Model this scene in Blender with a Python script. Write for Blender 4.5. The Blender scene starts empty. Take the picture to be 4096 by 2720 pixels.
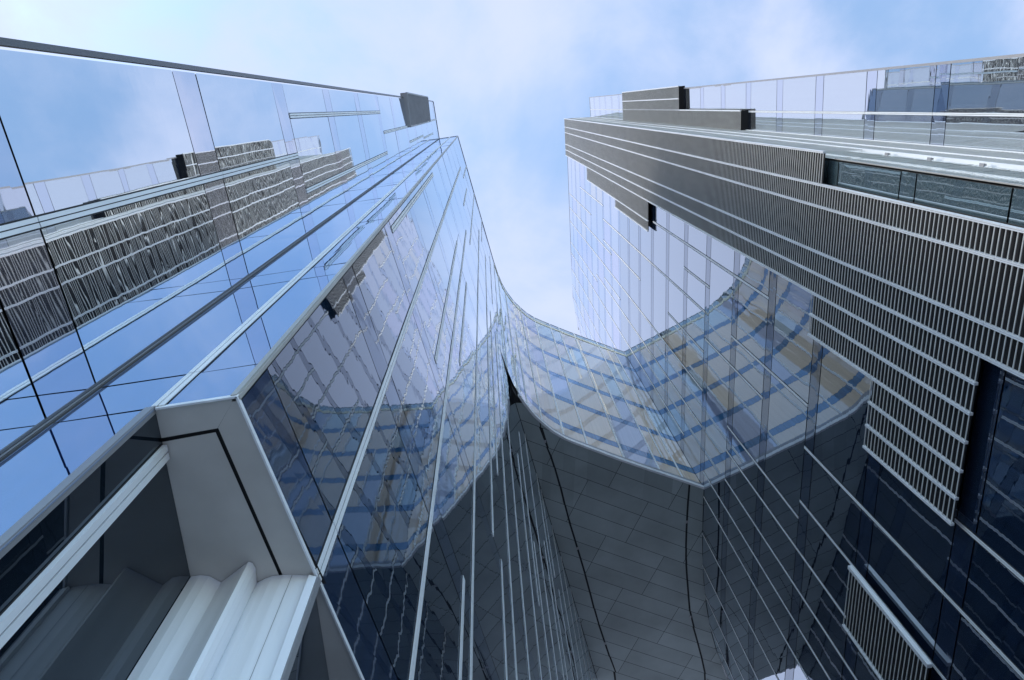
import bpy, math, random
from mathutils import Matrix, Vector
random.seed(11)
S = bpy.context.scene
EYE = 1.6                      # camera height above the pavement; heights "h" below are above the eye
# ------------------------------------------------------------------ camera
cam = bpy.data.cameras.new("camera"); camo = bpy.data.objects.new("camera", cam)
S.collection.objects.link(camo); S.camera = camo
cam.sensor_width = 36.0; cam.lens = 24.0; cam.clip_start = 0.05; cam.clip_end = 5000
CX = (0.999003685, 0.0, 0.0446277735); CY = (-0.01434549, 0.9469274, 0.32112724); CZ = (-0.04225926, -0.3214475, 0.94598396)
right = Vector((CX[0], CY[0], CZ[0])); down = Vector((CX[1], CY[1], CZ[1])); fwd = Vector((CX[2], CY[2], CZ[2]))
M = Matrix.Identity(4)
for i in range(3):
    M[i][0] = right[i]; M[i][1] = -down[i]; M[i][2] = -fwd[i]
M[2][3] = EYE
camo.matrix_world = M
def px(P):                     # world point -> photo pixel (used only to rank panels by the size they show)
    v = Vector(P) - Vector((0, 0, EYE)); z = v.dot(fwd)
    if z < 0.05: return None
    return (2048 + 2731 * v.dot(right) / z, 1360 + 2731 * v.dot(down) / z)
# ------------------------------------------------------------------ sky and sun
SUN_EL, SUN_AZ = math.radians(40), math.radians(192)      # azimuth counted from +X towards +Y
W = bpy.data.worlds.new("World"); S.world = W; W.use_nodes = True
nt = W.node_tree; nt.nodes.clear()
def N(t, **k):
    n = nt.nodes.new(t)
    for a, b in k.items(): setattr(n, a, b)
    return n
sky = N('ShaderNodeTexSky', sky_type='NISHITA', sun_disc=False)
sky.sun_elevation = SUN_EL; sky.sun_rotation = math.pi / 2 - SUN_AZ
sky.air_density = 1.0; sky.dust_density = 0.3; sky.ozone_density = 1.5
tc = N('ShaderNodeTexCoord')
sep = N('ShaderNodeSeparateXYZ'); nt.links.new(tc.outputs['Generated'], sep.inputs[0])
zc = N('ShaderNodeMath', operation='MAXIMUM'); nt.links.new(sep.outputs['Z'], zc.inputs[0]); zc.inputs[1].default_value = 0.12
dx = N('ShaderNodeMath', operation='DIVIDE'); nt.links.new(sep.outputs['X'], dx.inputs[0]); nt.links.new(zc.outputs[0], dx.inputs[1])
dy = N('ShaderNodeMath', operation='DIVIDE'); nt.links.new(sep.outputs['Y'], dy.inputs[0]); nt.links.new(zc.outputs[0], dy.inputs[1])
cmb = N('ShaderNodeCombineXYZ'); nt.links.new(dx.outputs[0], cmb.inputs[0]); nt.links.new(dy.outputs[0], cmb.inputs[1])
n1 = N('ShaderNodeTexNoise'); n1.inputs['Scale'].default_value = 3.4; n1.inputs['Detail'].default_value = 8; n1.inputs['Roughness'].default_value = 0.55
n1.inputs['Distortion'].default_value = 0.3
n2 = N('ShaderNodeTexNoise'); n2.inputs['Scale'].default_value = 0.9; n2.inputs['Detail'].default_value = 2
for n in (n1, n2): nt.links.new(cmb.outputs[0], n.inputs['Vector'])
# cover = a*noise1 + b*noise2 + gy*y - gx*x
def math_(op, a, b):
    m = N('ShaderNodeMath', operation=op)
    for i, v in enumerate((a, b)):
        if isinstance(v, (int, float)): m.inputs[i].default_value = v
        else: nt.links.new(v, m.inputs[i])
    return m.outputs[0]
cov = math_('ADD', math_('MULTIPLY', n1.outputs['Fac'], 1.7), math_('MULTIPLY', n2.outputs['Fac'], 0.7))
cov = math_('ADD', cov, math_('MULTIPLY', sep.outputs['Y'], 0.65))
cov = math_('ADD', cov, math_('MULTIPLY', sep.outputs['X'], -0.4))
mr = N('ShaderNodeMapRange', interpolation_type='SMOOTHSTEP'); nt.links.new(cov, mr.inputs['Value'])
mr.inputs['From Min'].default_value = 0.74; mr.inputs['From Max'].default_value = 1.48
mr.inputs['To Min'].default_value = 0.16; mr.inputs['To Max'].default_value = 0.95
bg1 = N('ShaderNodeBackground'); bg1.inputs['Strength'].default_value = 0.15
tn = N('ShaderNodeVectorMath', operation='MULTIPLY'); nt.links.new(sky.outputs[0], tn.inputs[0]); tn.inputs[1].default_value = (1.0, 1.09, 1.02)
nt.links.new(tn.outputs[0], bg1.inputs['Color'])
bg2 = N('ShaderNodeBackground'); bg2.inputs['Color'].default_value = (0.62, 0.695, 0.93, 1); bg2.inputs['Strength'].default_value = 0.43
mix = N('ShaderNodeMixShader'); nt.links.new(mr.outputs[0], mix.inputs[0])
nt.links.new(bg1.outputs[0], mix.inputs[1]); nt.links.new(bg2.outputs[0], mix.inputs[2])
wo = N('ShaderNodeOutputWorld'); nt.links.new(mix.outputs[0], wo.inputs[0])
sl = bpy.data.lights.new("sun", 'SUN'); so = bpy.data.objects.new("sun", sl); S.collection.objects.link(so)
sl.energy = 0.75; sl.angle = math.radians(11); sl.color = (1.0, 0.93, 0.82)
sd = Vector((math.cos(SUN_EL) * math.cos(SUN_AZ), math.cos(SUN_EL) * math.sin(SUN_AZ), math.sin(SUN_EL)))
so.rotation_euler = sd.to_track_quat('Z', 'Y').to_euler(); so.location = sd * 200
S.view_settings.view_transform = 'Standard'; S.view_settings.look = 'None'
S.view_settings.exposure = 1.45; S.view_settings.gamma = 1.0
S.cycles.max_bounces = 10; S.cycles.glossy_bounces = 7; S.cycles.diffuse_bounces = 4
S.cycles.sample_clamp_indirect = 4.0

# ------------------------------------------------------------------ materials
def newmat(name):
    m = bpy.data.materials.new(name); m.use_nodes = True; m.node_tree.nodes.clear(); return m, m.node_tree
def wave_normal(t, strength=1.0):
    L = t.links; g = t.nodes.new('ShaderNodeNewGeometry')
    oi = t.nodes.new('ShaderNodeObjectInfo'); ad = t.nodes.new('ShaderNodeMath'); ad.operation = 'ADD'     # every pane bends its own way
    L.new(oi.outputs['Random'], ad.inputs[0]); L.new(g.outputs['Random Per Island'], ad.inputs[1])
    mu = t.nodes.new('ShaderNodeMath'); mu.operation = 'MULTIPLY'; mu.inputs[1].default_value = 90; L.new(ad.outputs[0], mu.inputs[0])
    sh = t.nodes.new('ShaderNodeVectorMath'); sh.operation = 'ADD'; L.new(g.outputs['Position'], sh.inputs[0]); L.new(mu.outputs[0], sh.inputs[1])
    a = t.nodes.new('ShaderNodeTexNoise'); a.inputs['Scale'].default_value = 0.55; a.inputs['Detail'].default_value = 0.5
    L.new(sh.outputs[0], a.inputs['Vector'])
    mp = t.nodes.new('ShaderNodeMapping'); mp.inputs['Scale'].default_value = (0.5, 0.5, 3.2)
    L.new(sh.outputs[0], mp.inputs['Vector'])
    b = t.nodes.new('ShaderNodeTexNoise'); b.inputs['Scale'].default_value = 1.0; b.inputs['Detail'].default_value = 2
    L.new(mp.outputs[0], b.inputs['Vector'])
    b1 = t.nodes.new('ShaderNodeBump'); b1.inputs['Strength'].default_value = 1; b1.inputs['Distance'].default_value = 0.0042 * strength
    L.new(a.outputs['Fac'], b1.inputs['Height'])
    b2 = t.nodes.new('ShaderNodeBump'); b2.inputs['Strength'].default_value = 1; b2.inputs['Distance'].default_value = 0.0006 * strength
    L.new(b.outputs['Fac'], b2.inputs['Height']); L.new(b1.outputs[0], b2.inputs['Normal'])
    return b2.outputs[0]
def glass(name, base, r0, tint=(0.80, 0.88, 1.0), rough=0.006, wav=1.0, ior=1.5, dirt=1.0):
    m, t = newmat(name); L = t.links
    nrm = wave_normal(t, wav)
    d = t.nodes.new('ShaderNodeBsdfDiffuse'); d.inputs[0].default_value = (*base, 1)
    # slight dirt: base colour varied by soft vertical streaks
    g = t.nodes.new('ShaderNodeNewGeometry'); mp = t.nodes.new('ShaderNodeMapping'); mp.inputs['Scale'].default_value = (9, 9, 0.35)
    L.new(g.outputs['Position'], mp.inputs['Vector'])
    no = t.nodes.new('ShaderNodeTexNoise'); no.inputs['Scale'].default_value = 1.0; no.inputs['Detail'].default_value = 4; L.new(mp.outputs[0], no.inputs['Vector'])
    rp = t.nodes.new('ShaderNodeMapRange'); L.new(no.outputs['Fac'], rp.inputs['Value'])
    rp.inputs['From Min'].default_value = 0.3; rp.inputs['From Max'].default_value = 0.75; rp.inputs['To Min'].default_value = 1 - .25 * dirt; rp.inputs['To Max'].default_value = 1 + .35 * dirt
    mx = t.nodes.new('ShaderNodeVectorMath'); mx.operation = 'SCALE'; mx.inputs[0].default_value = base; L.new(rp.outputs[0], mx.inputs['Scale'])
    L.new(mx.outputs[0], d.inputs[0])
    s = t.nodes.new('ShaderNodeBsdfGlossy'); s.inputs['Color'].default_value = (*tint, 1); s.inputs['Roughness'].default_value = rough
    L.new(nrm, s.inputs['Normal'])
    fr = t.nodes.new('ShaderNodeFresnel'); fr.inputs['IOR'].default_value = ior
    ma = t.nodes.new('ShaderNodeMapRange'); L.new(fr.outputs[0], ma.inputs['Value'])
    ma.inputs['From Min'].default_value = 0.04; ma.inputs['From Max'].default_value = 0.6
    ma.inputs['To Min'].default_value = r0; ma.inputs['To Max'].default_value = 0.98
    x = t.nodes.new('ShaderNodeMixShader'); L.new(ma.outputs[0], x.inputs[0]); L.new(d.outputs[0], x.inputs[1]); L.new(s.outputs[0], x.inputs[2])
    o = t.nodes.new('ShaderNodeOutputMaterial'); L.new(x.outputs[0], o.inputs[0]); return m
def paint(name, col, rough=0.45, metal=0.0, var=0.12, scale=(3, 3, 0.8), panel=0.0):
    m, t = newmat(name); L = t.links
    p = t.nodes.new('ShaderNodeBsdfPrincipled'); p.inputs['Roughness'].default_value = rough; p.inputs['Metallic'].default_value = metal
    g = t.nodes.new('ShaderNodeNewGeometry'); mp = t.nodes.new('ShaderNodeMapping'); mp.inputs['Scale'].default_value = scale
    L.new(g.outputs['Position'], mp.inputs['Vector'])
    no = t.nodes.new('ShaderNodeTexNoise'); no.inputs['Scale'].default_value = 1; no.inputs['Detail'].default_value = 5; L.new(mp.outputs[0], no.inputs['Vector'])
    rp = t.nodes.new('ShaderNodeMapRange'); L.new(no.outputs['Fac'], rp.inputs['Value'])
    rp.inputs['From Min'].default_value = 0.25; rp.inputs['From Max'].default_value = 0.75; rp.inputs['To Min'].default_value = 1 - var; rp.inputs['To Max'].default_value = 1 + var * 0.5
    mx = t.nodes.new('ShaderNodeVectorMath'); mx.operation = 'SCALE'; mx.inputs[0].default_value = col; L.new(rp.outputs[0], mx.inputs['Scale'])
    last = mx.outputs[0]
    if panel:                  # each panel a slightly different batch
        q = t.nodes.new('ShaderNodeMapRange'); L.new(g.outputs['Random Per Island'], q.inputs['Value']); q.inputs['To Min'].default_value = 1 - panel; q.inputs['To Max'].default_value = 1 + panel
        m2 = t.nodes.new('ShaderNodeVectorMath'); m2.operation = 'SCALE'; L.new(last, m2.inputs[0]); L.new(q.outputs[0], m2.inputs['Scale']); last = m2.outputs[0]
    L.new(last, p.inputs['Base Color'])
    o = t.nodes.new('ShaderNodeOutputMaterial'); L.new(p.outputs[0], o.inputs[0]); return m
G = {
    'clear_l': glass('upper_tower_glass', (0.010, 0.02, 0.04), 0.86, (0.89, 0.955, 1.0)),
    'side_l': glass('side_tower_glass', (0.008, 0.019, 0.040), 0.30, (0.90, 0.95, 1.0)),
    'side_r': glass('lower_tower_glass', (0.007, 0.019, 0.048), 0.44, (0.88, 0.94, 1.0)),
    'vision': glass('vision_glass', (0.008, 0.019, 0.042), 0.70, (0.88, 0.935, 1.0)),
    'vision_b': glass('vision_glass_pale', (0.12, 0.13, 0.16), 0.72, (0.91, 0.94, 1.0)),
    'cream': glass('cream_blind_glass', (0.42, 0.38, 0.30), 0.55, (0.92, 0.93, 0.95), dirt=.4),
    'lav': glass('lavender_sky_glass', (0.28, 0.29, 0.40), 0.55, (0.88, 0.9, 1.0), dirt=.4),  # lavender of the reflected sky painted into the pane colour
    'spandrel': glass('spandrel_glass', (0.02, 0.035, 0.075), 0.60, (0.80, 0.88, 1.0), 0.02),
    'spandrel_l': glass('upper_spandrel_glass', (0.03, 0.045, 0.09), 0.78, (0.90, 0.93, 1.0), 0.015),
    'window_r': glass('bright_window_glass', (0.20, 0.22, 0.24), 0.74, (0.95, 0.98, 1.0), dirt=.5),
    'pale': glass('pale_green_glass', (0.30, 0.34, 0.33), 0.52, (0.93, 0.97, 0.98), dirt=.5),
    'pale_side': glass('pale_screen_glass', (0.11, 0.165, 0.19), 0.44, (0.90, 0.97, 1.0), dirt=.6),
    'spandrel_side': glass('side_spandrel_glass', (0.016, 0.03, 0.065), 0.20, (0.86, 0.92, 1.0), 0.02),
    'blue': glass('sky_blue_flank_glass', (0.015, 0.04, 0.16), 0.62, (0.70, 0.84, 1.0), 0.015, 0.6),  # blue of the reflected sky put into base colour and tint
    'link_beige': glass('beige_interior_glass', (0.86, 0.66, 0.47), 0.22, (0.90, 0.97, 1.0), dirt=.25),
    'link_lav': glass('lavender_interior_glass', (0.46, 0.48, 0.62), 0.26, (0.88, 0.95, 1.0), dirt=.25),
    'link_pale': glass('pale_interior_glass', (0.56, 0.63, 0.64), 0.32, (0.90, 0.96, 1.0), dirt=.25),
    'link_band': glass('link_band_glass', (0.07, 0.19, 0.35), 0.18, (0.80, 0.88, 1.0)),
    'parapet': glass('parapet_glass', (0.22, 0.26, 0.27), 0.35, (0.85, 0.95, 0.97)),
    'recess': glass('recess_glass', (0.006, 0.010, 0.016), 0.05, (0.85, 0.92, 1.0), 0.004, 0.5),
    'core': paint('dark_core', (0.012, 0.013, 0.016), 0.6),
    'white': paint('white_metal', (0.86, 0.87, 0.90), 0.35),
    'sheet': paint('white_sheet_metal', (0.86, 0.88, 0.92), 0.28, 0.0, 0.14, (7, 7, 0.5)),
    'grey': paint('grey_metal', (0.34, 0.34, 0.36), 0.35, 0.3),
    'rebate': paint('dark_rebate_metal', (0.13, 0.13, 0.135), 0.35, 0.2),
    'trim': paint('beige_metal_trim', (0.46, 0.45, 0.43), 0.35, 0.2),
    'darkgap': paint('black_gasket', (0.015, 0.015, 0.017), 0.7),
    'louver': paint('louver_metal', (0.76, 0.75, 0.72), 0.45),
    'fin': paint('fin_metal', (0.90, 0.92, 0.95), 0.35, 0.0),
    'shade_sheet': paint('shade_black', (0.008, 0.008, 0.010), 0.8),  # near-black for added sheets that stand in for shade
    'louver_dark': paint('dark_louver_metal', (0.42, 0.42, 0.44), 0.5),
    'soffit': paint('soffit_panel', (0.62, 0.60, 0.57), 0.5, 0.0, 0.16, (1.6, 1.6, 1.6)),
    'bridge_soffit': paint('bridge_soffit_panel', (0.37, 0.42, 0.42), 0.42, 0.0, 0.25, (0.5, 0.5, 0.5), 0.12),
    'cream_band': paint('cream_strip', (0.78, 0.77, 0.62), 0.5),
    'pave': paint('granite_paving', (0.37, 0.38, 0.40), 0.7, 0.0, 0.3, (1.5, 1.5, 1.5)),
    'roof': paint('roof_membrane', (0.30, 0.30, 0.30), 0.8),
}
# ------------------------------------------------------------------ mesh helpers
class MB:
    def __init__(s): s.v = []; s.f = []; s.mi = []; s.mats = []
    def m(s, mat):
        if mat not in s.mats: s.mats.append(mat)
        return s.mats.index(mat)
    def quad(s, pts, mat):
        b = len(s.v); s.v += [tuple(p) for p in pts]; s.f.append(tuple(range(b, b + len(pts)))); s.mi.append(s.m(mat))
    def slab(s, a, b, nrm, z0, z1, out, back, mat):
        """upright box from plan a to plan b; 'out' metres along nrm, 'back' metres against it"""
        p = [(a[0] + nrm[0] * out, a[1] + nrm[1] * out), (b[0] + nrm[0] * out, b[1] + nrm[1] * out),
             (b[0] - nrm[0] * back, b[1] - nrm[1] * back), (a[0] - nrm[0] * back, a[1] - nrm[1] * back)]
        k = len(s.v); s.v += [(x, y, z0) for x, y in p] + [(x, y, z1) for x, y in p]; i = s.m(mat)
        for f in ((0, 1, 5, 4), (1, 2, 6, 5), (2, 3, 7, 6), (3, 0, 4, 7), (4, 5, 6, 7), (3, 2, 1, 0)):
            s.f.append(tuple(k + q for q in f)); s.mi.append(i)
    def prism(s, poly, z0, z1, wall, cap, bottom=None):
        k = len(s.v); n = len(poly); s.v += [(x, y, z0) for x, y in poly] + [(x, y, z1) for x, y in poly]
        for i in range(n):
            j = (i + 1) % n; s.f.append((k + i, k + j, k + n + j, k + n + i)); s.mi.append(s.m(wall))
        s.f.append(tuple(k + n + i for i in range(n))); s.mi.append(s.m(cap))
        s.f.append(tuple(k + i for i in reversed(range(n)))); s.mi.append(s.m(bottom or cap))
    def build(s, name, parent=None, kind=None):
        me = bpy.data.meshes.new(name); o = bpy.data.objects.new(name, me); S.collection.objects.link(o)
        off = Vector(parent['base']) if parent is not None and 'base' in parent else Vector((0, 0, 0))
        p = parent
        if p is not None and 'base' not in p and p.parent is not None: off = Vector(p.parent['base'])
        me.from_pydata([(x - off.x, y - off.y, z - off.z) for x, y, z in s.v], [], s.f)
        for q in s.mats: me.materials.append(G[q])
        me.polygons.foreach_set('material_index', s.mi); me.update()
        if parent is not None: o.parent = parent
        if kind: o['kind'] = kind
        return o
def thing(name, loc, label, cat):
    o = bpy.data.objects.new(name, None); S.collection.objects.link(o); o.location = loc
    o['base'] = tuple(loc); o['label'] = label; o['category'] = cat; o.empty_display_size = 1; return o
def nrm2(a, b):                # left-hand or right-hand normal is chosen by the caller through sign
    dx, dy = b[0] - a[0], b[1] - a[1]; l = math.hypot(dx, dy); return (dy / l, -dx / l)
class Line:
    """plan polyline with arc-length lookup; sgn picks the outer side"""
    def __init__(s, pts, sgn=1):
        s.p = pts; s.sgn = sgn; s.c = [0]
        for a, b in zip(pts, pts[1:]): s.c.append(s.c[-1] + math.dist(a, b))
        s.L = s.c[-1]
    def at(s, d):
        d = min(max(d, 0), s.L)
        for i in range(len(s.p) - 1):
            if d <= s.c[i + 1] or i == len(s.p) - 2:
                t = (d - s.c[i]) / (s.c[i + 1] - s.c[i]); a, b = s.p[i], s.p[i + 1]
                n = nrm2(a, b); return (a[0] + (b[0] - a[0]) * t, a[1] + (b[1] - a[1]) * t), (n[0] * s.sgn, n[1] * s.sgn)
    def by(s, v, k):           # arc length where coordinate k (0 = x, 1 = y) equals v
        for i in range(len(s.p) - 1):
            a, b = s.p[i][k], s.p[i + 1][k]
            if min(a, b) - 1e-6 <= v <= max(a, b) + 1e-6: return s.c[i] + (v - a) / (b - a) * (s.c[i + 1] - s.c[i])
        return s.L if abs(v - s.p[-1][k]) < abs(v - s.p[0][k]) else 0
def area_px(pts):
    q = [px(p) for p in pts]
    if any(c is None for c in q): return 0
    q = [(min(max(x, 0), 4096), min(max(y, 0), 2720)) for x, y in q]
    return abs(sum(q[i][0] * q[(i + 1) % len(q)][1] - q[(i + 1) % len(q)][0] * q[i][1] for i in range(len(q)))) / 2
GAP = 0.011
def strip(line, d, h0, h1, parent, w=0.10, out=0.014, mat='fin', name='mullion', split=None, gk=.008, groove='grey'):
    """vertical metal fin of two flats with a groove between, broken at the floor joints"""
    P, n = line.at(d); t = (-n[1], n[0]); m = MB()
    zs = [h0] + [z for z in (split or []) if h0 + .3 < z < h1 - .3] + [h1]
    a = (P[0] - t[0] * (w / 2 + gk), P[1] - t[1] * (w / 2 + gk)); b = (P[0] + t[0] * (w / 2 + gk), P[1] + t[1] * (w / 2 + gk))
    m.slab(a, b, n, EYE + h0 + .01, EYE + h1 - .01, .007, .03, 'darkgap')
    for za, zb in zip(zs, zs[1:]):
        for s0, s1 in ((-w / 2, -w * .06), (w * .06, w / 2)):
            a = (P[0] + t[0] * s0, P[1] + t[1] * s0); b = (P[0] + t[0] * s1, P[1] + t[1] * s1)
            m.slab(a, b, n, EYE + za + .006, EYE + zb - .006, out, .03, mat)
        a = (P[0] - t[0] * w * .06, P[1] - t[1] * w * .06); b = (P[0] + t[0] * w * .06, P[1] + t[1] * w * .06)
        m.slab(a, b, n, EYE + za + .006, EYE + zb - .006, out - .008, .03, groove)
    return m.build(name, parent)
class Wall:
    """curtain wall: floor bands cut at the fins; every pane its own quad with a hair of tilt"""
    def __init__(s): s.win = []; s.spn = []
    def facade(s, line, d0, d1, hlo, hhi, joints, fins, pick, seg=None, jit=0.0035, out=0.0, gap=GAP):
        zs = sorted({hlo, hhi} | {z for z, _ in joints if hlo < z < hhi})
        kind = {z: k for z, k in joints}
        for za, zb in zip(zs, zs[1:]):
            if zb - za < .05: continue
            k = kind.get(za)
            if k is None:      # band starting at hlo
                below = [q for q in joints if q[0] <= za]; k = max(below)[1] if below else 'v'
            zm = (za + zb) / 2
            cuts = sorted({d0, d1} | {f[0] for f in fins if f[1] - .2 <= zm <= f[2] + .2 and d0 + .05 < f[0] < d1 - .05})
            for a, b in zip(cuts, cuts[1:]):
                mat = pick(k, za, (a + b) / 2)
                n = max(1, round((b - a) / seg)) if seg else 1
                quads = []; j = [[random.uniform(-jit, jit) for _ in range(2)] for _ in range(n + 1)]
                aa, bb = a + gap, b - gap
                for i in range(n):
                    da, db = aa + (bb - aa) * i / n, aa + (bb - aa) * (i + 1) / n
                    (A, na), (B, nb) = line.at(da + 1e-4), line.at(db - 1e-4)
                    pt = lambda P, nn, q, z: (P[0] + nn[0] * (q + out), P[1] + nn[1] * (q + out), EYE + z)
                    quads.append([pt(A, na, j[i][0], za + gap), pt(B, nb, j[i + 1][0], za + gap), pt(B, nb, j[i + 1][1], zb - gap), pt(A, na, j[i][1], zb - gap)])
                if line.sgn < 0: quads = [q[::-1] for q in quads]
                (s.win if k == 'v' else s.spn).append((sum(area_px(q) for q in quads), quads, mat))
    def build(s, parent, nw='window', ns='spandrel_panel', lim=95):
        for lst, name in ((s.win, nw), (s.spn, ns)):
            lst.sort(key=lambda q: -q[0]); rest = MB()
            for i, (ar, quads, mat) in enumerate(lst):
                m = MB() if i < lim else rest
                for q in quads: m.quad(q, mat)
                if i < lim: m.build(name, parent)
            if rest.f: rest.build(name, parent, 'stuff')
def levels(bot, top, per, lo, hi):
    r = []
    for k in range(-4, 40):
        for z, t in ((bot + per * k, 's'), (top + per * k, 'v')):
            if lo - .01 <= z <= hi + .01: r.append((z, t))
    return r
# ------------------------------------------------------------------ setting
g = MB(); g.quad([(-900, -900, 0), (900, -900, 0), (900, 900, 0), (-900, 900, 0)], 'pave'); g.build('ground', None, 'structure')
G0 = -EYE                      # ground in eye-relative heights

# ------------------------------------------------------------------ left tower
LT = thing('glass_tower', (-6, 10, 0), 'left tower of blue mirror glass, stepped corner, white recessed bay at its foot', 'tower')
FL = 4.0; LTOP = 55.05
l1 = Line([(-3.65, -0.40), (-3.255, 2.295)], 1)
l2 = Line([(-3.255, 2.295), (-1.83, 2.07)], 1)
l3 = Line([(-1.83, 2.07), (1.02, 12.0), (7.14, 33.3)], 1)
def l3d(y): return l3.by(y, 1)
jl = levels(0.80, 1.49, FL, G0, LTOP)
splitL = [z for z, k in jl if k == 'v']
core = MB(); c = .05
core.prism([(-3.65 - c, -0.36), (-3.255 - c, 2.295 + c), (-1.83 - c * 1.2, 2.07 + c), (1.02 - c, 12.0), (7.14 - c, 33.26), (-8, 37), (-14.0, 1.1)], EYE + 4.86, EYE + LTOP - .03, 'core', 'roof', 'core')
core.prism([(-3.65 - c, -0.36), (-3.255 - c, 2.295 + c), (-2.50, 2.21), (-2.44, 3.86), (-1.45, 3.86), (-1.36, 5.6), (1.02 - c, 12.0), (7.14 - c, 33.26), (-8, 37), (-14.0, 1.1)], 0, EYE + 4.855, 'core', 'core', 'core')
core.build('tower_core', LT)
wl = Wall()
rl = random.Random(4)
def pickL(k, z, d): return 'spandrel_l' if k == 's' else 'clear_l'
def pickL3(k, z, d): return 'spandrel_side' if k == 's' else 'side_l'
f1 = [(l1.by(.895, 1), G0, 13.45), (l1.by(.19, 1), 13.5, 25.45), (l1.by(1.56, 1), 13.5, 25.45), (l1.by(.87, 1), 25.5, 33.5), (l1.by(.87, 1), 47.4, 55), (l1.by(1.7, 1), 41.5, 49.5), (l1.by(1.56, 1), 33.5, 41.4)]
f2 = [(l2.by(-2.43, 0), 4.80, LTOP)]
f3 = [(l3d(y), a, b) for y, a, b in [(2.30, 13.5, 25.5), (3.70, 4.8, 46), (4.33, 45.9, 55), (5.06, 37.9, 45.9), (5.06, 13.5, 27), (5.80, G0, 34.0),
      (6.43, 17, 25.8), (6.43, 34, 55), (7.40, G0, 9.5), (7.88, 5.5, 46.5), (8.5, 45.7, 55), (9.35, 13.5, 45), (10.05, 5.5, 13.5), (10.05, 17.5, 34.2), (10.65, 38.0, 51), (10.90, 9.5, 33),
      (11.93, 38, 55)]]
f3b = [(l3d(y), a, b) for y, a, b in [(12.22, 5, 29.5), (13.72, 9.5, 25.5), (14.7, 17.5, 29.5), (15.2, 9.5, 21.5), (16.5, 9.5, 32.9), (18.0, 13.5, 25.5), (18.9, 9.5, 32.9),
       (19.9, 25.5, 32.9), (20.6, 13.5, 25.5), (22.2, 9.5, 32.9), (24.3, 9.5, 32.9), (26.5, 9.5, 32.9), (28.6, 9.5, 32.9), (30.8, 9.5, 32.9)]]
wl.facade(l1, 0.02, l1.L - .03, G0, LTOP, jl, f1, pickL)
# the flank: left of its fin the glass reaches the ground, right of it it stops over the recessed bay
wl.facade(l2, 0.03, l2.by(-2.43, 0), G0, 4.80, jl, [], lambda k, z, d: 'blue')
wl.facade(l2, 0.03, l2.L - .04, 4.80, LTOP, jl, f2, lambda k, z, d: 'blue')
wl.facade(l3, 0.04, l3d(12.0), 4.80, LTOP, jl, f3, pickL3, gap=.015)
wl.facade(l3, l3d(5.6), l3d(12.0), G0, 4.80, jl, f3, pickL3, gap=.015)
wl.facade(l3, l3d(12.0), l3.L, G0, 32.85, jl, f3b, pickL3)
wl.build(LT)
for fs, ln in ((f1, l1), (f2, l2), (f3, l3), (f3b, l3)):
    for d, a, b in fs: strip(ln, d, max(a, G0), b, LT, w=.082 if ln is l1 else .10 if ln is l2 else .115, split=splitL, gk=.006 if ln is l2 else .014, groove='darkgap' if ln is l1 else 'grey')
# corner trims
def post(line, d, h0, h1, w0, w1, out, mat, parent, name='corner_trim', back=.04):
    P, n = line.at(d); t = (-n[1], n[0])
    m = MB(); m.slab((P[0] + t[0] * w0, P[1] + t[1] * w0), (P[0] + t[0] * w1, P[1] + t[1] * w1), n, EYE + h0, EYE + h1, out, back, mat); return m.build(name, parent)
post(l1, 0, G0, LTOP, -.035, .0, .010, 'rebate', LT); post(l1, 0, G0, LTOP, -.06, -.035, .0, 'rebate', LT)
post(l1, l1.L, G0, LTOP, -.045, -.028, .006, 'rebate', LT); post(l1, l1.L, G0, LTOP, -.022, -.010, .010, 'grey', LT)
post(l2, 0, G0, LTOP, .010, .022, .008, 'rebate', LT)
post(l2, l2.L, 4.8, LTOP, -.05, -.004, .012, 'trim', LT); post(l3, 0, 4.8, LTOP, .004, .035, .012, 'trim', LT)
post(l2, l2.by(-2.47, 0), G0, 4.8, -.05, .02, .015, 'grey', LT, 'edge_trim')
# roof cap
cap = MB()
for ln, a, b in ((l1, 0, l1.L), (l2, 0, l2.L), (l3, 0, l3d(12.0))):
    (A, n), (B, _) = ln.at(a), ln.at(b); cap.slab(A, B, n, EYE + LTOP - .06, EYE + LTOP + .06, .03, .25, 'grey')
cap.build('roof_cap', LT)
# the white recessed bay at the foot of the corner
so_ = MB(); zs_ = EYE + 4.80
so_.quad([(x, y, zs_) for x, y in [(-2.45, 2.19), (-2.44, 2.42), (-2.01, 2.34), (-1.85, 2.085)]], 'soffit')
so_.quad([(x, y, zs_) for x, y in [(-1.85, 2.085), (-2.005, 2.335), (-1.64, 3.70), (-1.38, 3.70)]], 'soffit')
so_.build('soffit_border', LT)
si = MB(); si.quad([(x, y, zs_ + .004) for x, y in [(-2.44, 2.455), (-2.43, 3.80), (-1.645, 3.80), (-2.03, 2.375)]], 'soffit'); si.build('soffit_panel', LT)
sb = MB(); sb.quad([(x, y, zs_ + .03) for x, y in [(-2.50, 2.20), (-2.50, 3.8), (-1.30, 3.8), (-1.86, 2.10)]], 'darkgap')
sb.quad([(x, y, zs_ + .001) for x, y in [(-1.43, 3.74), (-1.36, 4.69), (-1.33, 5.58), (-0.84, 5.52), (-1.37, 3.72)]], 'soffit'); sb.build('soffit_backing', LT)
lip = MB()
for a, b in (((-2.44, 2.166), (-1.83, 2.07)), ((-1.83, 2.07), (-1.36, 3.70)), ((-1.355, 3.72), (-.84, 5.52))):
    n = nrm2(a, b); lip.slab(a, b, n, zs_ - .022, zs_ + .02, .004, .012, 'sheet')
lip.build('soffit_edge', LT)
rg = MB(); rg.quad([(-2.45, 2.20, 0), (-2.39, 3.70, 0), (-2.39, 3.70, zs_ - .003), (-2.45, 2.20, zs_ - .003)], 'recess'); rg.build('recess_window', LT)
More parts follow.
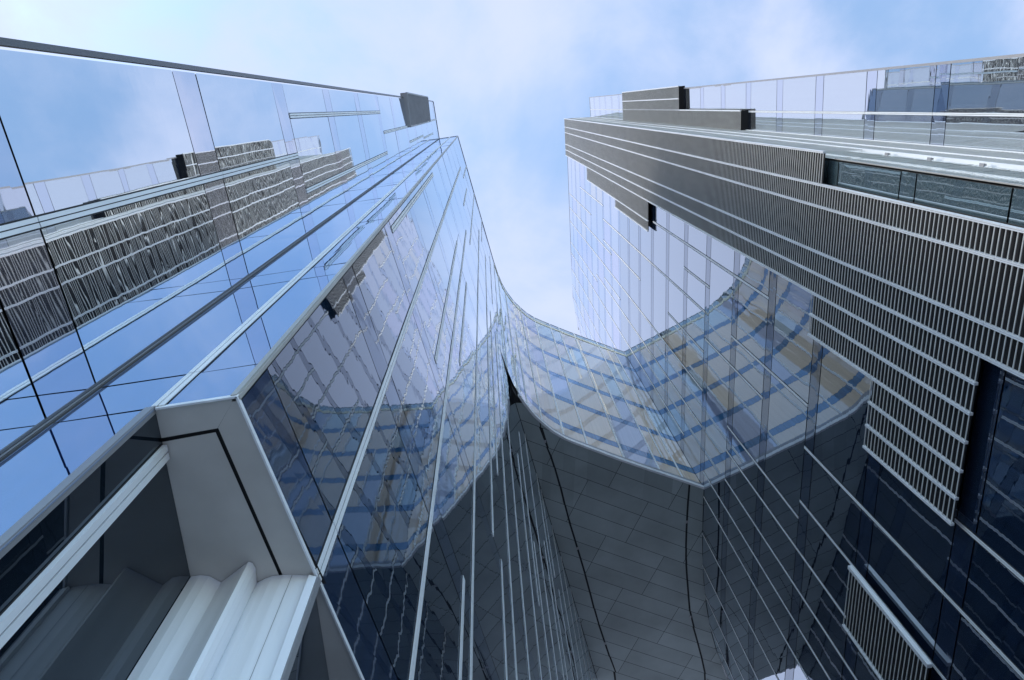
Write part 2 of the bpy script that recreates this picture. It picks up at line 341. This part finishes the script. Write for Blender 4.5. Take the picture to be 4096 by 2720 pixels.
rg = MB(); rg.quad([(-1.395, 3.75, 0), (-1.30, 5.56, 0), (-1.30, 5.56, zs_ - .003), (-1.395, 3.75, zs_ - .003)], 'recess'); rg.build('recess_window', LT)
rl_ = Line([(-2.45, 2.20), (-2.39, 3.70)], 1)
strip(rl_, .33, G0, 4.79, LT, .12, .04, 'sheet', 'mullion')
ww = MB(); pl = [(-2.385, 3.68), (-2.31, 3.67), (-2.24, 3.68), (-2.15, 3.745), (-1.935, 3.57), (-1.905, 3.545), (-1.875, 3.56), (-1.857, 3.61), (-1.86, 3.755), (-1.79, 3.715), (-1.73, 3.69), (-1.64, 3.68), (-1.50, 3.685), (-1.42, 3.69)]
for a, b in zip(pl, pl[1:]): ww.quad([(a[0], a[1], 0), (b[0], b[1], 0), (b[0], b[1], zs_ - .002), (a[0], a[1], zs_ - .002)], 'sheet')
for x in (-1.565, -2.275):   # sheet seams
    ww.quad([(x, 3.676, 0), (x + .004, 3.676, 0), (x + .004, 3.676, zs_ - .01), (x, 3.676, zs_ - .01)], 'grey')
ww.build('folded_wall', LT)
jb = MB(); jb.slab((-1.42, 3.66), (-1.36, 3.68), (0.25, -.97), 0, zs_ - .03, .0, .06, 'sheet'); jb.slab((-1.355, 3.685), (-1.335, 3.73), (.96, -.28), 0, zs_ - .03, .012, .05, 'grey'); jb.build('window_jamb', LT)

# ------------------------------------------------------------------ louvre screens
def louver_bay(line, d0, d1, h0, h1, parent, pitch, depth=.016, thick=.026, mat='louver', back=True, rails=(True, True), railmat='white', floors=(), name='louver_screen', rw=.07):
    m = MB(); (A, n), (B, _) = line.at(d0), line.at(d1); u = (-n[1], n[0])
    if (B[0] - A[0]) * u[0] + (B[1] - A[1]) * u[1] < 0: u = (-u[0], -u[1])
    k = int((h1 - h0) / pitch)
    for i in range(k + 1):
        z = EYE + h0 + i * (h1 - h0) / k
        m.slab(A, B, n, z - thick / 2, z + thick / 2, 0, depth, mat)
    if back:
        m.slab((A[0] - n[0] * .07, A[1] - n[1] * .07), (B[0] - n[0] * .07, B[1] - n[1] * .07), n, EYE + h0, EYE + h1, .01, .01, 'shade_sheet')  # added black sheet, darkens the slat gaps in place of dark glass
    o = m.build(name, parent)
    zs = [h0 - .04] + [z for z in floors if h0 + .2 < z < h1 - .2] + [h1 + .04]
    for flag, P in zip(rails, (A, B)):
        if not flag: continue
        r = MB()
        for za, zb in zip(zs, zs[1:]):
            r.slab((P[0] - u[0] * rw / 2, P[1] - u[1] * rw / 2), (P[0] - u[0] * .004, P[1] - u[1] * .004), n, EYE + za + .008, EYE + zb - .008, .02, .07, railmat)
            r.slab((P[0] + u[0] * .004, P[1] + u[1] * .004), (P[0] + u[0] * rw / 2, P[1] + u[1] * rw / 2), n, EYE + za + .008, EYE + zb - .008, .02, .07, railmat)
        r.slab((P[0] - u[0] * .006, P[1] - u[1] * .006), (P[0] + u[0] * .006, P[1] + u[1] * .006), n, EYE + h0, EYE + h1, .012, .06, 'grey')
        r.build('louver_rail', o)
    return o
# box of dark louvres near the top of the left tower
lb = Line([(-3.65 + .16, -0.62), (-3.255 + .03, 2.295)], 1)
b0, b1 = 0.0, lb.by(.88, 1)
LB = louver_bay(lb, b0, b1, 34.2, 47.2, LT, .17, .06, .05, 'louver_dark', True, (True, True), 'louver_dark', (), 'louver_box')
(bA, bn), (bB, _) = lb.at(b0), lb.at(b1)
bx = MB()
for P in (bA, bB): bx.slab((P[0] - bn[0] * .30, P[1] - bn[1] * .30), P, (-bn[1], bn[0]), EYE + 34.2, EYE + 47.2, .02, .02, 'louver_dark')
bx.slab(bA, bB, bn, EYE + 34.0, EYE + 34.1, .02, .30, 'louver_dark'); bx.slab(bA, bB, bn, EYE + 47.3, EYE + 47.4, .02, .30, 'louver_dark'); bx.build('box_side', LB)

# ------------------------------------------------------------------ right tower
RT = thing('glass_tower', (20, 15, 0), 'right tower, taller, its glass partly screened by pale horizontal louvres', 'tower')
FR = 3.955; RTOP = 92.4
r1 = Line([(13.83, -1.50), (14.15, 1.12)], -1)
rr = Line([(14.15, 1.12), (10.94, 1.35)], -1)
r3 = Line([(10.94, 1.35), (11.62, 10.0), (12.40, 19.95), (12.58, 22.5), (12.85, 25.0), (13.25, 27.3), (13.85, 29.8), (14.75, 32.3), (15.9, 34.6), (18.5, 38.5)], -1)
def r3d(y): return r3.by(y, 1)
jr = levels(13.2 - 3 * FR, 13.88 - 3 * FR, FR, G0, RTOP)
splitR = [z for z, k in jr if k == 'v']
rc = MB(); rc.prism([(13.83 + c, -1.45), (14.15 + c, 1.12 + c), (10.94 + c, 1.35 + c), (11.62 + c, 10.0), (12.40 + c, 19.95), (12.58 + c, 22.5), (12.85 + c, 25.0), (13.25 + c, 27.3), (13.85 + c, 29.8), (14.75 + c, 32.3), (15.9 + c, 34.5), (18.5, 38.4), (34, 38), (34, -1.4)], 0, EYE + RTOP - .03, 'core', 'roof')
rc.build('tower_core', RT)
wr = Wall(); rng = random.Random(8)
def pickR(k, z, d):
    q = rng.random()
    if d < .9: return 'pale_side'
    if z > 56: return ('spandrel' if k == 's' else 'cream' if q < .16 else 'lav' if q < .42 else 'vision_b' if q < .7 else 'vision')
    return 'spandrel_side' if k == 's' else 'side_r'
def pick1(k, z, d): return 'spandrel_l' if k == 's' else 'window_r'
F3 = [(r3d(y), a, b) for y, a, b in [(2.2, G0, RTOP), (6.98, 25.7, 45), (8.41, 33, 37.6), (9.37, 5, 17.85), (9.88, 33.6, 65), (9.88, 21.8, 29.7), (11.5, 5, 21.8), (11.3, 25.7, 33.5), (12.1, 33.6, 41), (11.9, 49, 65), (12.47, 61, 92),
      (13.75, 1, 21.8), (14.5, 21.8, 29.7), (14.3, 33.6, 92), (15.82, 9.8, 29.7), (16.45, 33.6, 70), (17.13, 70, 92), (17.45, 9.8, 29.7), (18.65, 37, 92), (18.97, 13.8, 33), (20.43, 13.8, 33),
      (8.6, 65, 81), (10.6, 73, 92), (15.6, 57, 65), (20.9, 33, 92), (22.85, 13.8, 33), (23.1, 45, 92), (25.0, 13.8, 92), (27.1, 13.8, 92), (29.3, 13.8, 92), (31.4, 13.8, 92), (33.5, 13.8, 33)]]
F1 = [(r1.by(-.03, 1), G0, RTOP)]
wr.facade(r1, .03, r1.L - .03, G0, RTOP, jr, F1, pick1, gap=.018)
wr.facade(rr, .03, rr.L - .04, G0, RTOP, jr, [(1.6, G0, RTOP)], lambda k, z, d: 'pale')
wr.facade(r3, .03, r3.L, G0, RTOP, jr, F3, pickR, gap=.024)
wr.build(RT)
for d, a, b in F3:
    strip(r3, d, max(a, G0), b, RT, .10, .016, 'fin', 'mullion', splitR, .03)
strip(r1, F1[0][0], G0, RTOP, RT, .08, .008, 'fin', 'mullion', splitR)
post(r1, 0, G0, RTOP, -.06, .02, .04, 'grey', RT) ; post(r1, 0, G0, 20.8, -.35, -.07, -.02, 'trim', RT, 'edge_trim')
post(r1, 0, 38, 48, -.10, -.065, .0, 'trim', RT, 'edge_trim')
post(r3, 0, G0, 21.4, -.0, .03, .008, 'trim', RT)
cap = MB()
for ln, a, b in ((r1, 0, r1.L), (rr, 0, rr.L), (r3, 0, r3d(10)), (r3, r3d(10), r3d(19.95)), (r3, r3d(19.95), r3d(25)), (r3, r3d(25), r3d(29.8))):
    (A, n), (B, _) = ln.at(a + .001), ln.at(b - .001); cap.slab(A, B, n, EYE + RTOP - .06, EYE + RTOP + .05, .02, .25, 'grey')
cap.build('roof_cap', RT)
# screens on the main face
v3 = Line([(10.62, 1.15), (10.62 + .0785 * 18.8, 19.95)], -1)
def v(y): return v3.by(y, 1)
PIT = FR / 24
fl = [13.65 + FR * k for k in range(-3, 21)]
hi = 91.8
for y0, y1, h0, h1, ra in [
    (1.15, 2.15, 21.56, hi, (True, False)), (2.15, 2.83, 5.74, hi, (True, True)), (2.83, 4.27, 5.74, hi, (False, True)), (4.27, 4.98, 5.74, hi, (False, True)),
    (4.98, 5.66, 13.65, hi, (False, True)),
    (5.66, 6.98, 45.3, 73.0, (False, True)), (6.98, 7.66, 45.3, 57.15, (False, True)),
    (5.66, 6.40, 13.65, 21.56, (False, True)), (6.40, 7.12, 13.65, 21.56, (False, True)),
    (7.12, 7.87, 13.65, 17.6, (False, True)), (7.87, 8.60, 13.65, 17.6, (False, True)), (8.60, 9.30, 13.65, 17.6, (False, True)),
    (13.62, 15.80, 13.65, 17.6, (False, True))]:
    louver_bay(v3, v(y0), v(y1), h0, h1, RT, PIT, rails=ra, floors=fl)
# the small low screen has a broad white head plate
P, n = v3.at(v(13.56)); m = MB(); u = (n[1], -n[0])
m.slab((P[0] - .004, P[1] - .05), (P[0] + .005, P[1] + .07), n, EYE + 13.6, EYE + 17.66, .03, .11, 'white'); m.build('screen_plate', RT)
# screens wrapping round the return
v2 = Line([(14.02, .90), (10.62, 1.13)], -1)
def vx(x): return v2.by(x, 0)
for x0, x1, h0, h1, ra in [(14.0, 12.7, 3, hi, (True, False)), (12.7, 11.87, 3, hi, (True, True)), (11.87, 10.66, 21.56, hi, (False, False))]:
    louver_bay(v2, vx(x0), vx(x1), h0, h1, RT, PIT, back=False, rails=ra, floors=fl)
for k in range(-2, 3):
    for dz in (0.0, 1.98):
        z = 13.9 + FR * k + dz
        if z > 21.4: continue
        P, n = v2.at(vx(11.80)); m = MB(); m.slab((P[0] - .13, P[1] + .03), (P[0] - .05, P[1] + .03), n, EYE + z, EYE + z + .05, .02, .03, 'trim')
        m.slab((P[0] - .16, P[1] + .03), (P[0] - .13, P[1] + .03), n, EYE + z - .05, EYE + z + .10, .03, .05, 'grey'); m.build('screen_bracket', RT)
# two louvred boxes on the recessed face
v1 = Line([(13.45, -1.62), (13.75, 1.12)], -1)
def boxend(line, d0, d1, h0, h1, par, depth=.42):
    (A, n), (B, _) = line.at(d0), line.at(d1)
    m = MB(); m.slab(A, B, n, EYE + h0 - .14, EYE + h0 - .10, .0, depth, 'shade_sheet'); m.build('box_shade_bottom', par)  # black sheet painted as the shade inside the open bottom
    m = MB(); m.slab(A, B, n, EYE + h1 + .06, EYE + h1 + .12, .0, depth, 'grey'); m.build('box_lid', par)
for y0, y1, h0, h1, ra in [(-1.60, -.80, 49.3, 69.0, (True, True)), (-.80, -.06, 49.3, 69.0, (False, True)), (-.06, 1.05, 37.4, 69.0, (True, True))]:
    o = louver_bay(v1, v1.by(y0, 1), v1.by(y1, 1), h0, h1, RT, PIT, rails=ra, floors=fl, name='louver_box'); boxend(v1, v1.by(y0, 1), v1.by(y1, 1), h0, h1, o)

# ------------------------------------------------------------------ link building between the towers
LK = thing('link_building', (8, 27, EYE + 32.9), 'curved glass link bridging high between the two towers, dark panelled underside', 'bridge')
front = [(1.02, 12.0), (1.35, 13.0), (1.72, 13.9), (2.15, 14.62), (2.73, 15.4), (3.30, 15.95), (3.81, 16.40), (4.45, 16.80), (5.1, 17.10), (5.78, 17.38), (7.2, 17.97), (8.97, 18.65), (10.6, 19.25), (12.40, 19.93)]
lk = Line(front, 1)
def kx(x): return lk.by(x, 0)
KB, KT = 32.9, 55.46
def kb(x): return x
jk = [(33.45, 'v')]
for k in range(5): jk += [(34.5 + 4.03 * k, 's'), (35.2 + 4.03 * k, 'v')]
jk += [(54.2, 's'), (54.62, 's')]
wk = Wall(); rk = random.Random(3)
def pickK(k, z, d):
    if z > 54.5: return 'parapet'
    if k == 's': return 'link_band'
    q = rk.random(); return 'link_beige' if q < .80 else 'link_lav' if q < .88 else 'link_pale'
FK = [(kx(x), a, b) for x, a, b in [(1.35, KB, KT), (1.95, KB, KT), (2.45, KB, 46), (3.25, KB, KT), (4.47, KB, KT), (5.79, KB, KT), (6.6, 47, KT), (7.88, KB, KT), (9.93, KB, KT), (11.3, KB, KT), (8.9, 39.2, 47.3), (10.6, 35.2, 39.3)]]
wk.facade(lk, .0, lk.L - .02, 33.45, KT, jk, FK, pickK, seg=.55, jit=.0012)
wk.build(LK)
for d, a, b in FK: strip(lk, d, max(a, 33.42), b, LK, .11, .03, 'fin', 'mullion')
kc = MB(); inner = [(x - .06, y + .09) for x, y in front]
back = [(16.2, 35.2), (15.2, 35.6), (7.75, 35.9)]
kc.prism(inner[:-1] + [(12.44, 20.0), (12.6, 22.5), (12.87, 25.0), (13.27, 27.3), (13.87, 29.8), (14.77, 32.3), (15.8, 34.5)] + [(15.2, 35.6), (7.25, 33.7), (1.05, 12.1)], EYE + KB + .012, EYE + KT - .9, 'core', 'roof', 'darkgap')
kc.build('bridge_core', LK)
fa = MB()
for i in range(60):
    (A, n), (B, n2_) = lk.at(lk.L * i / 60 + 1e-4), lk.at(lk.L * (i + 1) / 60 - 1e-4)
    if A[1] < 14.2: continue
    fa.slab(A, B, n, EYE + KB - .06, EYE + KB + .18, .10, .02, 'white'); fa.slab(A, B, n, EYE + KB + .185, EYE + KB + .53, .03, .02, 'grey')
fa.build('fascia', LK)
cb = MB()
for i in range(60):
    (A, n), (B, _) = lk.at(lk.L * i / 60 + 1e-4), lk.at(lk.L * (i + 1) / 60 - 1e-4)
    cb.slab(A, B, n, EYE + 54.22, EYE + 54.60, .03, .03, 'cream_band')
cb.build('parapet_band', LK); cb = MB()
for i in range(60):
    (A, n), (B, _) = lk.at(lk.L * i / 60 + 1e-4), lk.at(lk.L * (i + 1) / 60 - 1e-4); cb.slab(A, B, n, EYE + KT, EYE + KT + .05, .02, .06, 'grey')
cb.build('coping', LK)
# underside: bonded panels laid in skewed courses, gaps showing dark, two drain channels
zs2 = EYE + KB
def clip(poly, inside, cut):
    r = []
    for i in range(len(poly)):
        a, b = poly[i], poly[(i + 1) % len(poly)]
        if inside(a): r.append(a)
        if inside(a) != inside(b): r.append(cut(a, b))
    return r
def clip_half(poly, P, n):
    f = lambda q: (q[0] - P[0]) * n[0] + (q[1] - P[1]) * n[1]
    def cut(a, b):
        t = f(a) / (f(a) - f(b)); return (a[0] + (b[0] - a[0]) * t, a[1] + (b[1] - a[1]) * t)
    return clip(poly, lambda q: f(q) >= 0, cut)
Lx = lambda y: 1.02 + (y - 12.0) * (7.14 - 1.02) / (33.3 - 12.0) + .02
def Rx(y):
    P, _ = r3.at(r3d(y)); return P[0] - .02
def front_y(x):
    P, _ = lk.at(kx(x)); return P[1]
chL = [(2.95, 16.0), (3.42, 16.9), (4.1, 18.7), (4.78, 21.45), (5.47, 23.7), (6.13, 25.93), (6.76, 28.37), (7.45, 30.49), (8.02, 32.24), (8.44, 33.2)]
chR = [(11.55, 20.05), (11.62, 22.03), (11.8, 24.4), (12.11, 26.44), (12.49, 28.64), (13.16, 30.63), (13.7, 32.39), (14.06, 33.5)]
def chx(ch, y):
    for a, b in zip(ch, ch[1:]):
        if a[1] <= y <= b[1]: return a[0] + (b[0] - a[0]) * (y - a[1]) / (b[1] - a[1])
    return ch[0][0] if y < ch[0][1] else ch[-1][0]
region = [(2.15, 14.66), (2.73, 15.44), (3.30, 15.99), (3.81, 16.44), (4.45, 16.84), (5.1, 17.14), (5.78, 17.42), (7.2, 18.01), (8.97, 18.69), (10.6, 19.29), (12.36, 19.95)]
SL = .415; dl = math.hypot(1, SL); ux, uy = 1 / dl, SL / dl; nx, ny = -uy, ux
sp = MB(); g2 = .012; row = 0
def courses(xa, xb, name, sloty):
    """clip each bond panel to the strip between two plan curves"""
    m = MB()
    for r in range(-6, 24):
        off = (r // 3) * 2.5 - 1.3
        for q in range(-10, 10):
            s0 = q * 3.75 + off; s1 = s0 + 3.75
            o = (2.4, 16.66 - 0.96 * 2)
            P = lambda s, w: (o[0] + ux * s + nx * w, o[1] + uy * s + ny * w)
            w0 = r * .96; w1 = w0 + .96
            poly = [P(s0 + g2, w0 + g2), P(s1 - g2, w0 + g2), P(s1 - g2, w1 - g2), P(s0 + g2, w1 - g2)]
            cy = sum(p[1] for p in poly) / 4
            if cy < 13 or cy > 37: continue
            for ch, sg in ((xa, 1), (xb, -1)):
                if not poly: break
                cy = sum(p[1] for p in poly) / len(poly); x0, x1 = ch(cy - 1.0), ch(cy + 1.0)
                poly = clip_half(poly, (x0, cy - 1.0), (sg * 2.0, -sg * (x1 - x0)))
            if len(poly) > 2: poly = clip_half(poly, (7.25, 33.65), (.26, -1.0))
            if len(poly) < 3: continue
            if min(p[1] for p in poly) > 20.1: pieces = [poly]
            else:                                  # stay behind the curved front edge, span by span
                pieces = []
                for i in range(-1, len(region)):
                    a = region[i] if i >= 0 else (-5, region[0][1]); b = region[i + 1] if i + 1 < len(region) else (30, region[-1][1])
                    w = clip_half(clip_half(poly, a, (1, 0)), b, (-1, 0))
                    if len(w) > 2: w = clip_half(w, a, (-(b[1] - a[1]), b[0] - a[0]))
                    if len(w) > 2: pieces.append(w)
            for w in pieces: m.quad([(x, y, zs2) for x, y in w][::-1], 'bridge_soffit')
    return m.build(name, LK)
courses(Lx, lambda y: chx(chL, y) - .055, 'soffit_border', 0)
courses(lambda y: chx(chL, y) + .055, lambda y: chx(chR, y) - .055, 'soffit_panels', 0)
courses(lambda y: chx(chR, y) + .055, Rx, 'soffit_border', 0)

# clips at the head of each drain channel
for ch in (chL, chR):
    for x, y in (ch[1], ch[4], ch[7]):
        m = MB(); m.slab((x - .05, y), (x + .05, y), (0, -1), zs2 - .05, zs2 + .005, .05, .10, 'grey'); m.build('channel_clip', LK)
